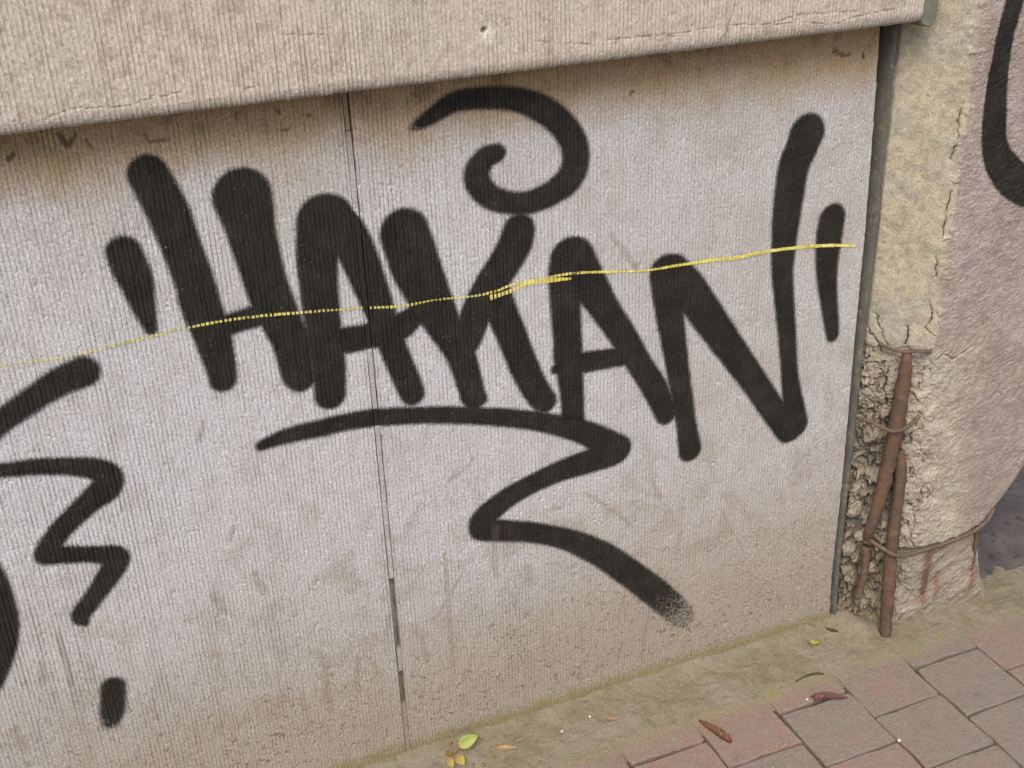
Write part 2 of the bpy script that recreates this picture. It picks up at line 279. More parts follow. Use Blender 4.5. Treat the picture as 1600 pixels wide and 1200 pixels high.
def paint(name, c0, c1, chalk=False):
    m = NT(name); n1 = m.noise(520, 3, .7); n2 = m.noise(190, 4, .65); n3 = m.noise(30, 4)
    u = m.attr('edge')
    a = m.rng(m.math('ADD', u, m.math('MULTIPLY', m.math('SUBTRACT', n1, .5), 2.2 if not chalk else 1.2)), .95 if not chalk else .7, -.95 if not chalk else -.7)
    dens = m.attr('dens')
    keep = m.rng(m.math('SUBTRACT', m.math('ADD', m.math('MULTIPLY', dens, 1.0), .0), m.math('MULTIPLY', n1 if not chalk else n2, 1.0)), -.12, .08)
    a = m.math('MULTIPLY', a, keep)
    if chalk: a = m.math('MULTIPLY', a, m.rng(m.sep()[0], .45, .75, .85, .9))
    spk = m.rng(m.noise(360, 2, .5), .69, .76, 0, .8)
    a = m.math('MULTIPLY', a, m.math('SUBTRACT', 1.0, spk)) if not chalk else a
    c = m.mix(m.rng(n3, .35, .7), c0, c1)
    c = m.val(c, m.rng(n2, .3, .7, .65, 1.5, False)); c = m.val(c, m.rng(m.noise(16, 5, .65), .35, .7, .8, 1.45, False))
    if not chalk: c = m.mix(m.rng(m.noise(240, 3, .6), .60, .72, 0, .55), c, (0.105, 0.085, 0.062))
    c = m.mix(m.math('MULTIPLY', m.attr('smear'), .3), c, (0.12, 0.095, 0.065))
    b = m.bump(m.noise(420, 4, .7), .5, .0009)
    sh = m.bsdf(c, .72, b, 0, .3)
    tr = m.t.nodes.new('ShaderNodeBsdfTransparent'); mx = m.t.nodes.new('ShaderNodeMixShader')
    m.put(mx.inputs[0], a); m.t.links.new(tr.outputs[0], mx.inputs[1]); m.t.links.new(sh, mx.inputs[2])
    return m.done(mx.outputs[0])
def vertex_concrete():
    m = NT('plaster_and_rubble'); c = m.attr('col', True)
    n1 = m.noise(300, 3, .6); n2 = m.noise(70, 5, .65); n3 = m.noise(14, 3)
    c = m.val(c, m.rng(n1, .28, .72, .74, 1.22, False)); c = m.val(c, m.rng(n2, .3, .7, .80, 1.16, False)); c = m.val(c, m.rng(n3, .3, .7, .9, 1.08, False))
    c = m.mix(m.rng(m.noise(210, 2), .68, .75, 0, .6), c, (0.12, 0.10, 0.07))
    c = m.mix(m.rng(m.attr('crack'), 1.2, .3), c, (0.06, 0.045, 0.03))
    b = m.bump(m.math('ADD', m.noise(420, 4, .75), m.math('MULTIPLY', n2, 1.6)), .9, .0018)
    return m.done(m.bsdf(c, .95, b))
def simple(name, c0, c1, scale=60, rough=.85, bump=.4, spec=.25, bscale=200, bdist=.001, c2=None, scale2=200):
    m = NT(name); n = m.noise(scale, 4, .6)
    c = m.mix(m.rng(n, .35, .66), c0, c1)
    if c2: c = m.mix(m.rng(m.noise(scale2, 3), .55, .68), c, c2)
    return m.done(m.bsdf(c, rough, m.bump(m.noise(bscale, 4, .7), bump, bdist), 0, spec))
def paver_mat():
    m = NT('clay_paver'); r = m.rand()
    vec = m.t.nodes.new('ShaderNodeNewGeometry').outputs['Position']
    n = m.noise(13, 4, .6, vec); f = m.noise(240, 3, .6, vec); p = m.noise(45, 5, .65, vec)
    red = m.mix(m.rng(m.math('ADD', r, m.math('MULTIPLY', m.math('SUBTRACT', n, .5), 3.2)), .05, .95), (0.228, 0.190, 0.154), (0.268, 0.183, 0.147))
    c = m.mix(m.rng(p, .40, .66, 0, .75), red, (0.250, 0.205, 0.165))
    Y = m.sep(vec)[1]
    c = m.mix(m.rng(m.math('ADD', Y, m.math('MULTIPLY', p, .06)), -.125, -.075, 0, .8), c, (0.27, 0.235, 0.135))   # silt carried off the verge
    c = m.mix(m.math('MULTIPLY', m.rng(m.math('ADD', Y, m.math('MULTIPLY', n, .08)), -.135, -.075), m.rng(m.noise(22, 3, .6, vec), .56, .68, 0, .6)), c, (0.27, 0.25, 0.05))
    c = m.mix(m.rng(m.noise(16, 5, .7, vec), .56, .72, 0, .55), c, (0.165, 0.135, 0.108))
    c = m.mix(m.rng(m.noise(190, 2, .5, vec), .66, .73, 0, .6), c, (0.11, 0.085, 0.06))
    c = m.mix(m.rng(m.noise(230, 2, .5, vec), .74, .78, 0, .6), c, (0.48, 0.45, 0.40))
    c = m.val(c, m.rng(f, .28, .72, .78, 1.2, False))
    b = m.bump(m.math('ADD', m.noise(300, 4, .7, vec), m.math('MULTIPLY', p, 3.5)), .7, .0016)
    return m.done(m.bsdf(c, .9, b))
def soil_mat():
    m = NT('silt_and_moss'); P = m.sep()
    n = m.noise(30, 5, .65); f = m.noise(330, 4, .65); g = m.noise(9, 4)
    c = m.mix(m.rng(n, .38, .64), (0.252, 0.214, 0.148), (0.212, 0.180, 0.110))
    c = m.mix(m.rng(g, .42, .66, 0, .65), c, (0.285, 0.250, 0.19))
    c = m.mix(m.rng(m.noise(38, 4, .6), .58, .72, 0, .45), c, (0.225, 0.205, 0.065))
    c = m.mix(m.rng(m.noise(120, 3), .62, .72, 0, .7), c, (0.13, 0.105, 0.06))
    c = m.mix(m.rng(m.noise(200, 2), .70, .76, 0, .8), c, (0.42, 0.37, 0.29))
    c = m.val(c, m.rng(f, .25, .75, .72, 1.25, False))
    b = m.bump(m.math('ADD', m.noise(380, 4, .75), m.math('MULTIPLY', m.noise(90, 3), 2)), .9, .002)
    return m.done(m.bsdf(c, .97, b, 0, .1))
M_PANEL, M_SLAB = concrete_panel(), concrete_slab()
M_BLACK = paint('black_spray_paint', (0.0130, 0.0122, 0.0094), (0.0205, 0.0178, 0.0130))
M_CHALK = paint('yellow_chalk', (0.60, 0.52, 0.10), (0.66, 0.60, 0.20), True)
M_PLASTER = vertex_concrete()
def mortar():
    m = NT('joint_mortar'); c = m.mix(m.rng(m.noise(40, 4), .35, .65), (0.43, 0.42, 0.415), (0.37, 0.35, 0.33))
    c = m.val(c, m.rng(m.noise(420, 3), .3, .7, .75, 1.25, False))
    c = m.mix(m.rng(m.sep()[2], 1.03, 1.11, 0, .8), c, (0.25, 0.17, 0.09)); c = m.mix(m.rng(m.sep()[2], .40, .1, 0, .7), c, (0.27, 0.215, 0.15))
    c = m.mix(m.rng(m.attr('ink'), 1.5, -1.5), c, (0.024, 0.021, 0.016))
    return m.done(m.bsdf(c, .93, m.bump(m.noise(400, 4, .7), .5, .0009)))
M_FILL = mortar()
M_STRIP = simple('grey_green_strip', (0.128, 0.126, 0.104), (0.092, 0.090, 0.075), 25, .7, .3, .3, c2=(0.20, 0.16, 0.10), scale2=90)
M_DARKFILL = simple('dark_joint', (0.03, 0.027, 0.022), (0.05, 0.042, 0.03), 60)
M_RUST = simple('rusty_steel', (0.118, 0.083, 0.062), (0.165, 0.096, 0.058), 32, .92, 1.0, .15, 170, .003, c2=(0.165, 0.125, 0.088), scale2=40)
M_WIRE = simple('rusty_wire', (0.120, 0.085, 0.064), (0.160, 0.108, 0.075), 60, .88, .6, .25, 260, .001, c2=(0.17, 0.14, 0.11), scale2=120)
M_PAVER, M_SOIL = paver_mat(), soil_mat()
M_BED = simple('joint_sand', (0.060, 0.050, 0.036), (0.12, 0.098, 0.060), 30, .97, .8, .1)
M_GROUND = simple('street_ground', (0.17, 0.15, 0.13), (0.22, 0.19, 0.16), 3, .95, .5, .15, c2=(0.12, 0.11, 0.10), scale2=60)
M_FLOOR = simple('grey_cement_floor', (0.092, 0.080, 0.075), (0.125, 0.108, 0.098), 18, .93, .7, .2, 120, .002, c2=(0.06, 0.052, 0.048), scale2=50)  # base colour darkened: the shade behind the pillar is put into it

# ================================================================ THE SETTING: ground
o = obj('ground', mesh_np('ground', [(-150, -150, -.06), (150, -150, -.06), (150, 150, -.06), (-150, 150, -.06)], [(0, 1, 2, 3)]), M_GROUND); tag(o, kind='structure')
bed = obj('pavement', box_mesh('pavement', -1.6, 3.2, -1.9, .12, -.055, -.0075), M_BED); tag(bed, kind='structure')

def paver_mesh(seed):
    rng = random.Random(seed); w, h = .1428 / 2, .1318 / 2; ring = []
    cs = [(-w, -h), (w, -h), (w, h), (-w, h)]
    for i in range(4):
        a, b = cs[i], cs[(i + 1) % 4]
        for t in (0.02, .26, .5, .74, .98):
            j = .0011
            ring.append((a[0] + (b[0] - a[0]) * t + rng.gauss(0, j), a[1] + (b[1] - a[1]) * t + rng.gauss(0, j)))
    n = len(ring); V = []
    for (sx, dz) in ((1.0, -.05), (1.0, -.0034), (.991, -.0010), (.972, 0.0)):
        for p in ring: V.append((p[0] * sx, p[1] * sx, dz + rng.gauss(0, .00015) * (dz > -.04)))
    F = [(r * n + k, r * n + (k + 1) % n, (r + 1) * n + (k + 1) % n, (r + 1) * n + k) for r in range(3) for k in range(n)]
    V.append((0, 0, .0002)); c = len(V) - 1
    T = [(3 * n + k, 3 * n + (k + 1) % n, c) for k in range(n)]
    me = bpy.data.meshes.new('paver'); me.from_pydata(V, [], F + T); me.update(); me.materials.append(M_PAVER)
    return me
PAV = [paver_mesh(40 + i) for i in range(6)]
xs = [.863 + .1467 * k for k in range(-10, 11)]
for k, x in enumerate(xs):
    first = -.1065 if (k - 10) % 2 == 0 else -.170
    for r in range(8):
        y1 = first - .136 * (r - 1)
        if y1 - .068 > .0: continue
        p = obj('paver', PAV[(k * 5 + r * 3) % 6], None, bed)
        p.location = (x + .07335 + random.gauss(0, .0012), y1 - .068 + random.gauss(0, .0012), random.gauss(0, .0006))
        p.rotation_euler = (random.gauss(0, .0025), random.gauss(0, .0025), random.gauss(0, .010) + (math.pi if (k + r) % 2 else 0))

# silt and moss verge between wall and pavers
gx = np.linspace(-1.5, 3.1, 920); gy = np.linspace(.06, -.155, 60); X, Y = np.meshgrid(gx, gy)
edge = -.108 + .018 * (fbm(X * 9, X * 0 + 3, 5, 3) - .5) + .012 * (fbm(X * 45, Y * 45, 6, 3) - .5)
edge = edge - .012 * sstep(1.25, 1.5, X)
h = np.clip((Y - edge) / .085, -1, 1)
Zs = np.where(h > 0, .0085 * np.clip(h, 0, 1) ** .8, .10 * h * .085)
Zs = Zs + .0058 * (fbm(X * 40, Y * 40, 8, 4) - .5) * sstep(-.3, .5, h) + .0040 * (fbm(X * 150, Y * 150, 18, 2) - .5) + .004 * (fbm(X * 6, Y * 6, 9, 2) - .5) * sstep(0, .5, h)
Zs = Zs + .010 * np.exp(-((Y - .004) / .020) ** 2) * (.5 + fbm(X * 14, X * 0, 11, 3)) * (X < 1.28)
Zs = Zs + .016 * np.exp(-((X - 1.275) / .035) ** 2 - ((Y + .035) / .035) ** 2)
o = obj('soil_verge', mesh_np('soil_verge', np.stack([X, Y, Zs], -1).reshape(-1, 3), grid_faces(920, 60)[:, ::-1], smooth=True), M_SOIL); tag(o, kind='structure')
# cement floor of the recess behind the pillar
gx = np.linspace(1.40, 3.2, 160); gy = np.linspace(-.015, 1.6, 150); X, Y = np.meshgrid(gx, gy)
Zs = .010 + .014 * (fbm(X * 11, Y * 11, 31, 4) - .5) + .008 * (fbm(X * 40, Y * 40, 33, 3) - .5) + .012 * sstep(-.03, .10, Y)
o = obj('recess_floor', mesh_np('recess_floor', np.stack([X, Y, Zs], -1).reshape(-1, 3), grid_faces(160, 150), smooth=True), M_FLOOR); tag(o, kind='structure')

# ================================================================ THE RIBBED WALL
wall = empty('concrete_wall', (.38, .03, 0))
tag(wall, 'ribbed grey concrete wall with overhanging slab and black spray-painted lettering', 'wall', kind='thing')
NZ = 330; ZLIN = np.linspace(-.04, 1.19, NZ)
EZ = [-.05, .026, .118, .349, .636, .794, .981, 1.13, 1.2]; EX = [1.237, 1.237, 1.2325, 1.2325, 1.2265, 1.2250, 1.2184, 1.2113, 1.209]
BLACK = ('letter_H', 'letter_A', 'letter_K', 'underline')
def rib_surface(X, Z):
    ph = (X / PITCH) % 1.0
    g = np.exp(-((ph - .5) / .135) ** 2) * (.55 + .75 * _hash(np.floor(X / PITCH), np.floor(X / PITCH) * 0, 5))
    dep = .0016 * np.clip(.25 + 1.15 * fbm(X * 7, Z * 5, 3, 3), .2, 1.2)
    dep = dep * (1 - .45 * sstep(.45, .05, Z) ) * (1 - .35 * sstep(.75, 1.2, X))
    dep = dep * np.clip(1.45 - 1.1 * fbm(X * 160, Z * 55, 21, 2), .25, 1.15)
    y = g * dep + .0016 * (fbm(X * 4, Z * 4, 2, 3) - .5) + .0008 * (fbm(X * 220, Z * 130, 4, 2) - .5)
    pit = fbm(X * 130, Z * 130, 17, 2)
    y = y + .0010 * sstep(.78, .84, pit)
    return y, g * dep
def panel(x0, x1, fit_right=False):
    k0, k1 = int(round(x0 / GROOVE)), int(round(x1 / GROOVE)); xl = np.arange(k0, k1 + 1) * GROOVE
    X, Z = np.meshgrid(xl, ZLIN); Yv, gr = rib_surface(X, Z); Xo = X.copy()
    nx = len(xl)
    if fit_right:
        e = np.interp(Z, EZ, EX) + .0016 * (fbm(Z * 60, Z * 0, 50, 3) - .5)
        t = np.clip((X - 1.16) / (xl[-1] - 1.16), 0, 1); Xo = np.where(t > 0, 1.16 + t * (e - 1.16), X)
    for cidx, sgn in ((0, 1), (nx - 1, -1)):
        Xo[:, cidx] += sgn * .0014 * np.abs(fbm(ZLIN * 70, ZLIN * 0 + cidx, 51, 3) - .5) * 2
        Yv[:, cidx] += .0008; 
    sm = np.zeros(X.shape); mk = np.zeros(X.shape)
    XM, ZM = X * 1000, Z * 1000
    for l in MARKS['smears']: sm = np.maximum(sm, sstep(2.2, -1.5, stroke_dist(XM, ZM, l)[0] + 3.0 * (fbm(X * 90, Z * 60, 61, 2) - .5)))
    for l in MARKS['topmarks']: mk = np.maximum(mk, sstep(1.2, -1.0, stroke_dist(XM, ZM, l)[0] + 3.0 * (fbm(X * 140, Z * 140, 62, 2) - .5)))
    V = np.stack([Xo, Yv, Z], -1).reshape(-1, 3); nz = len(ZLIN)
    F = grid_faces(nx, nz)
    idx = np.arange(nx * nz).reshape(nz, nx)
    loop = np.concatenate([idx[0, :], idx[1:, -1], idx[-1, -2::-1], idx[-2:0:-1, 0]])
    back = V[loop].copy(); back[:, 1] = .06; nb = len(V); L = len(loop)
    j = np.arange(L); jn = (j + 1) % L
    F2 = np.stack([loop[jn], loop[j], nb + j, nb + jn], 1)
    V = np.vstack([V, back]); F = np.vstack([F, F2])
    ink = np.zeros(len(V)); bl = [l for k in BLACK for l in MARKS[k]]
    for ids in (np.concatenate([idx[:, 0], idx[:, -1]]), nb + j):
        ink[ids] = sstep(2, -2, strokes_dist(V[ids, 0] * 1000, V[ids, 2] * 1000, bl))
    at = {'ink': ink, 'smear': np.concatenate([sm.ravel(), np.zeros(L)]), 'mark': np.concatenate([mk.ravel(), np.zeros(L)])}
    return mesh_np('panel', V, F, at, False), (xl, Xo, Yv, gr, sm)
SEAM_L, SEAM_R = .3738, .3830
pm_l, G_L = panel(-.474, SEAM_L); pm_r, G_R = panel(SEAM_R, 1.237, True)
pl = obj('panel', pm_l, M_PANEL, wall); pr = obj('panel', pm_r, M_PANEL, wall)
pl['label'] = 'ribbed concrete panel carrying the letter H'; pr['label'] = 'ribbed concrete panel next to the pillar'
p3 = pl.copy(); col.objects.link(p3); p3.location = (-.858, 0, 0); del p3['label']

# mortar left standing in the open joint between the panels
def filler(z0, z1, xa, xb, y, seed):
    zl = np.linspace(z0, z1, max(4, int((z1 - z0) / .003))); n = len(zl); V = []
    for s, xx in enumerate((xa, xb)):
        for q, zq in enumerate(zl):
            j = .0007 * (float(fbm(zq * 60, s * 9.0 + seed, 70 + s, 3)) - .5) * 2
            V.append((np.interp(zq, [z0, z1], xx) + j, y + .0007 * (random.random() - .5), zq)); V.append((np.interp(zq, [z0, z1], xx) + j, .05, zq))
    V = np.array(V); a = np.arange(n) * 2; b = a + 2 * n; F = []
    for i in range(n - 1):
        F += [(a[i], b[i], b[i + 1], a[i + 1]), (a[i] + 1, a[i], a[i + 1], a[i + 1] + 1), (b[i], b[i] + 1, b[i + 1] + 1, b[i + 1])]
    F += [(a[0], a[0] + 1, b[0] + 1, b[0]), (a[-1], b[-1], b[-1] + 1, a[-1] + 1)]
    ink = strokes_dist(V[:, 0] * 1000, V[:, 2] * 1000, [l for k in BLACK for l in MARKS[k]])
    return mesh_np('joint_filler', V, F, {'ink': ink})
for z0, z1, xa, xb, y, sd in ((1.0885, 1.18, (.3752, .3752), (.3808, .3808), .0022, 1), (.3775, 1.0875, (.3753, .3744), (.3822, .3814), .0006, 2), (.189, .234, (.3762, .3762), (.3832, .3832), .004, 3), (-.03, .118, (.3742, .3742), (.3832, .3832), .005, 4), (.119, .188, (.3744, .3744), (.3828, .3828), .015, 5), (.235, .3765, (.3744, .3744), (.3828, .3828), .017, 6)):
    obj('joint_filler', filler(z0, z1, xa, xb, y, sd), M_FILL, wall)
obj('joint_backing', box_mesh('joint_backing', .37, .387, .052, .058, -.03, 1.18), M_DARKFILL, wall)

# overhanging slab above the panels
CAP_Y, CAP_Z = -.055, 1.1483
def slab():
    prof = [(CAP_Y, 1.95), (CAP_Y, 1.6), (CAP_Y, 1.42)] + [(CAP_Y, z) for z in np.arange(1.405, 1.262, -.0045)] + [(CAP_Y, z) for z in np.arange(1.2605, 1.1605, -.0020)]
    prof += [(CAP_Y + .0008, 1.1575), (CAP_Y + .0022, 1.1535), (CAP_Y + .0050, 1.1502), (CAP_Y + .0090, CAP_Z), (-.02, CAP_Z + .001), (.02, CAP_Z + .001), (.055, CAP_Z + .001), (.055, 1.95)]
    nrm = [(-1, 0)] * (len(prof) - 8) + [(-.95, -.2), (-.8, -.6), (-.5, -.85), (0, -1), (0, -1), (0, 0), (0, 0), (0, 0)]
    k0, k1 = int(-.9 / GROOVE), int(1.2405 / GROOVE); xl = np.arange(k0, k1 + 1) * GROOVE
    py = np.array([p[0] for p in prof]); pz = np.array([p[1] for p in prof]); ny = np.array([q[0] for q in nrm], float); nz_ = np.array([q[1] for q in nrm], float)
    X, K = np.meshgrid(xl, np.arange(len(prof))); Z = pz[K]; Yb = py[K]
    ph = (X / PITCH + .3 + .25 * fbm(X * 30, X * 0, 81, 2)) % 1.0; g = np.exp(-((ph - .5) / .16) ** 2) * (.35 + 1.1 * _hash(np.floor(X / PITCH + .3), np.floor(X * 40) * 0, 9))
    wear = fbm(X * 10, Z * 10, 82, 3)
    out = g * .0013 * np.clip(.3 + wear, .3, 1.2) * np.clip(1.5 - 1.2 * fbm(X * 160, Z * 50, 83, 2), .2, 1.1)
    out = out + .0012 * (fbm(X * 170, Z * 120, 84, 3) - .5) + .002 * (fbm(X * 5, Z * 5, 85, 2) - .5)
    out = out - .0022 * (fbm(X * 70, Z * 80, 86, 3) - .35) * sstep(1.165, 1.150, Z)
    XM, ZM = X * 1000, Z * 1000
    cr = strokes_dist(XM + 3 * (fbm(X * 160, Z * 160, 87, 2) - .5), ZM + 3.5 * (fbm(X * 130, Z * 130, 88, 2) - .5), MARKS['cap_cracks'], False)
    wdt = .35 + 1.3 * fbm(X * 40, Z * 40, 89, 3); cr = np.abs(cr + .5) / np.maximum(wdt, .4); cr = np.where(Z > 1.3, 9, cr)
    out = out - .0007 * sstep(1.5, .2, cr)
    hd = np.hypot(XM - 550.9, ZM - 1206.9); pd = np.hypot((XM - 555) / 1.0, (ZM - 1201) / 1.45)
    patch = sstep(13, 7, pd + 6 * (fbm(X * 120, Z * 120, 90, 2) - .5))
    out = out + .0006 * patch - .008 * sstep(5.0, 2.2, hd)
    hole = sstep(4.2, 2.6, hd)
    V = np.stack([X, Yb + ny[K] * out, Z + nz_[K] * out], -1).reshape(-1, 3); nx = len(xl); n = len(prof)
    F = grid_faces(nx, n)[:, ::-1]
    idx = np.arange(nx * n).reshape(n, nx); V2 = [V]; F4 = [F]
    base = len(V)
    for cidx, fl in ((0, False), (nx - 1, True)):
        c = np.array([[V[idx[0, cidx], 0], .0, (1.95 + CAP_Z) / 2]]); V2.append(c)
        q = np.array([(idx[i, cidx], idx[i + 1, cidx], base, base) for i in range(n - 1)] ); base += 1
        F4.append(q if fl else q[:, [1, 0, 2, 3]])
    V = np.vstack(V2); quads = F4[0]; tris = np.vstack(F4[1:])[:, :3]
    me = mesh_np('overhanging_slab', V, quads, {'crack': np.concatenate([cr.ravel(), [9, 9]]), 'patch': np.concatenate([(patch * (1 - hole)).ravel(), [0, 0]])})
    me2 = mesh_np('slab_end', V[np.concatenate([idx[:, -1]])], np.array([[i, i + 1, n - 4, n - 4] for i in range(0, 1)]))
    bpy.data.meshes.remove(me2)
    return me, xl[-1], prof
slab_me, slab_end, prof = slab()
slab_o = obj('overhanging_slab', slab_me, M_SLAB, wall); slab_o['label'] = 'beige ribbed slab overhanging the panels'
obj('slab_end', box_mesh('slab_end', slab_end - .012, slab_end + .0004, CAP_Y + .0035, .05, CAP_Z + .004, 1.94), M_SLAB, slab_o)

# grey strip closing the gap between panel and pillar
SZ = [-.03, .02, .145, .29, .35, .63, .79, 1.128, 1.19]; SL = [1.2405, 1.2405, 1.2345, 1.2330, 1.2350, 1.2310, 1.2320, 1.2330, 1.2335]; SR = [1.254, 1.254, 1.2515, 1.2525, 1.2530, 1.2520, 1.2555, 1.2475, 1.2470]
def strip():
    zl = np.linspace(-.03, 1.18, 160); V = []; S = 9
    for q in zl:
        a, b = np.interp(q, SZ, SL), np.interp(q, SZ, SR); j = .0008 * (float(fbm(q * 25, 1.0, 91, 3)) - .5)
        for k in range(S):
            t = k / (S - 1); V.append((a + t * (b - a) + j, .030 - .034 * math.sin(math.pi * t) ** .45 + .0008 * (float(fbm(q * 90, t * 6, 92, 2)) - .5), q))
    return mesh_np('gap_strip', V, grid_faces(S, 160), smooth=True)
o = obj('gap_strip', strip(), M_STRIP, wall); o['label'] = 'grey green strip along the pillar joint'
obj('gap_backing', box_mesh('gap_backing', 1.20, 1.262, .045, .055, -.03, 1.18), M_DARKFILL, wall)
sq = [(1.2205 + .0020 * math.sin(k * 1.7) + .0012 * random.random(), .012 - .004 * random.random(), 1.05 - k * .011) for k in range(20)]
o = obj('torn_sealant', tube_mesh('torn_sealant', spline3(sq, 3), [.0010 + .0006 * random.random() for _ in range(58)], 6), simple('tan_sealant', (.30, .24, .16), (.22, .17, .11), 90), wall)
# sealant block at the end of the slab
def seal_block():
    pts = [(1.2415, 1.95), (1.2415, 1.1500), (1.246, 1.1440), (1.252, 1.1405), (1.262, 1.1385), (1.268, 1.1400), (1.2715, 1.146), (1.2725, 1.16), (1.2725, 1.95)]
    V = []
    for y, ins in ((-.0505, .0018), (-.047, 0), (.04, 0)):
        for (x, z) in pts: V.append((x + (1.257 - x) * ins * 40, y, z + (ins * 1.0 if z < 1.9 else 0)))
    n = len(pts); F = [(r * n + k, (r + 1) * n + k, (r + 1) * n + k + 1, r * n + k + 1) for r in range(2) for k in range(n - 1)]
    me = bpy.data.meshes.new('sealant_block'); me.from_pydata(V, [], F + [tuple(range(n))]); me.update(); return me
o = obj('sealant_block', seal_block(), simple('grey_sealant', (0.20, 0.195, 0.155), (0.15, 0.15, 0.12), 40), wall)

# ================================================================ PAINT ON THE WALL
def paint_mesh(name, lines, soft, lift, ends=0.0, chalk=False, refine=2):
    VV = []; FF = []; ED = []; DE = []; SM = []; base = 0
    allp = np.vstack([np.array(l, float) for l in lines]); rmax = allp[:, 2].max() + 8
    bx0, bx1, bz0, bz1 = (allp[:, 0].min() - rmax) / 1000, (allp[:, 0].max() + rmax) / 1000, (allp[:, 1].min() - rmax) / 1000, (allp[:, 1].max() + rmax) / 1000
    for (xl, Xo, Yv, gr, sm) in (G_L, G_R):
        i0, i1 = np.searchsorted(xl, bx0), np.searchsorted(xl, bx1)
        j0, j1 = max(0, np.searchsorted(ZLIN, bz0) - 1), min(NZ - 1, np.searchsorted(ZLIN, bz1) + 1)
        if i1 - i0 < 3: continue
        rows = np.linspace(j0, j1, (j1 - j0) * refine + 1); lo = np.minimum(rows.astype(int), NZ - 2); t = (rows - lo)[:, None]
        def rf(A): B = A[:, i0:i1]; return B[lo] * (1 - t) + B[lo + 1] * t
        X = rf(Xo); Yq = rf(Yv); Gq = rf(gr); S = rf(sm); Z = np.interp(rows, np.arange(NZ), ZLIN)[:, None] + X * 0
        d = np.full(X.shape, 1e6); al = np.zeros(X.shape)
        for l in lines:
            dd, aa = stroke_dist(X * 1000, Z * 1000, l)
            if chalk: dd = dd + 1.15 - .35 * sstep(.5, .2, X) + .9 * (fbm(X * 120, Z * 90, 104, 2) - .5)
            m = dd < d; d[m] = dd[m]; al[m] = aa[m]
        if not chalk: d = d + 1.3 * (fbm(X * 60, Z * 60, 101, 2) - .5)
        u = d / soft; keep = u < 1.7
        dens = np.full(X.shape, 1.25)
        if ends > 0: dens = 1.25 - (.82 if ends < .4 else .70) * sstep(1 - ends, 1.0, al)
        if ends < 0: dens = 1.25 - .75 * sstep(-ends, 0.0, al)
        if chalk: dens = np.clip(1.1 - Gq / .0010 * (1 - .7 * sstep(.45, .75, X)), 0, 1) * (1.0 + .10 * sstep(.4, .9, X)) - .58 * fbm(X * 60, Z * 60, 103, 2)
        nv, nu = X.shape; f = grid_faces(nu, nv); kf = keep.ravel()[f].any(1)
        f = f[kf]
        if len(f) == 0: continue
        used = np.unique(f); rm = np.full(nu * nv, -1); rm[used] = np.arange(len(used))
        V = np.stack([X, Yq - lift, Z], -1).reshape(-1, 3)[used]
        VV.append(V); FF.append(rm[f] + base); ED.append(u.ravel()[used]); DE.append(dens.ravel()[used]); SM.append(S.ravel()[used]); base += len(used)
    return mesh_np(name, np.vstack(VV), np.vstack(FF), {'edge': np.concatenate(ED), 'dens': np.concatenate(DE), 'smear': np.concatenate(SM)})
def part_empty(name, parent, label):
    e = empty(name, parent.location); e.parent = parent; e.matrix_parent_inverse = Matrix.Translation(-parent.location); e['label'] = label; return e
lift = .00025
tag_e = part_empty('graffiti_tag', wall, 'large black spray-painted tag reading HAKAN')
def sub(name, key, label, mat=None, soft=5.2, ends=0.0, parent=None, chalk=False, refine=2):
    global lift
    o = bpy.data.objects.new(name, paint_mesh(name, MARKS[key], soft, lift, ends, chalk, refine)); col.objects.link(o)
    o.data.materials.append(mat or M_BLACK); o.parent = parent or tag_e
    o.matrix_parent_inverse = Matrix.Translation(-wall.location); o['label'] = label; lift += .00009
    return o
sub('painted_letter', 'letter_H', 'black letter H'); sub('painted_letter', 'letter_A', 'first black letter A'); sub('painted_letter', 'letter_K', 'black letter K')
sub('painted_letter', 'letter_A2', 'second black letter A'); sub('painted_letter', 'letter_N', 'black letter N')
sub('painted_tick', 'tick_left', 'short black tick before the H'); sub('painted_tick', 'tick_right', 'short black tick after the N')
sub('painted_swirl', 'swirl', 'black swirl above the K', ends=-.10); sub('painted_underline', 'underline', 'black zigzag underline', ends=.24)
tag2 = part_empty('graffiti_scrawl', wall, 'second black scrawl at the panel edge with zigzag and dot')
sub('painted_hook', 'left_hook', 'black hook stroke', soft=6.0, parent=tag2); sub('painted_zigzag', 'left_zigzag', 'small black zigzag', parent=tag2)
sub('painted_loop', 'left_loop', 'thick black curve', soft=5.0, parent=tag2); sub('painted_dot', 'left_dot', 'worn black dot', soft=6.5, ends=.8, parent=tag2)
sub('chalk_line', 'yellow', 'thin yellow chalk line crossing the tag', M_CHALK, 1.25, 0, wall, True, 4)

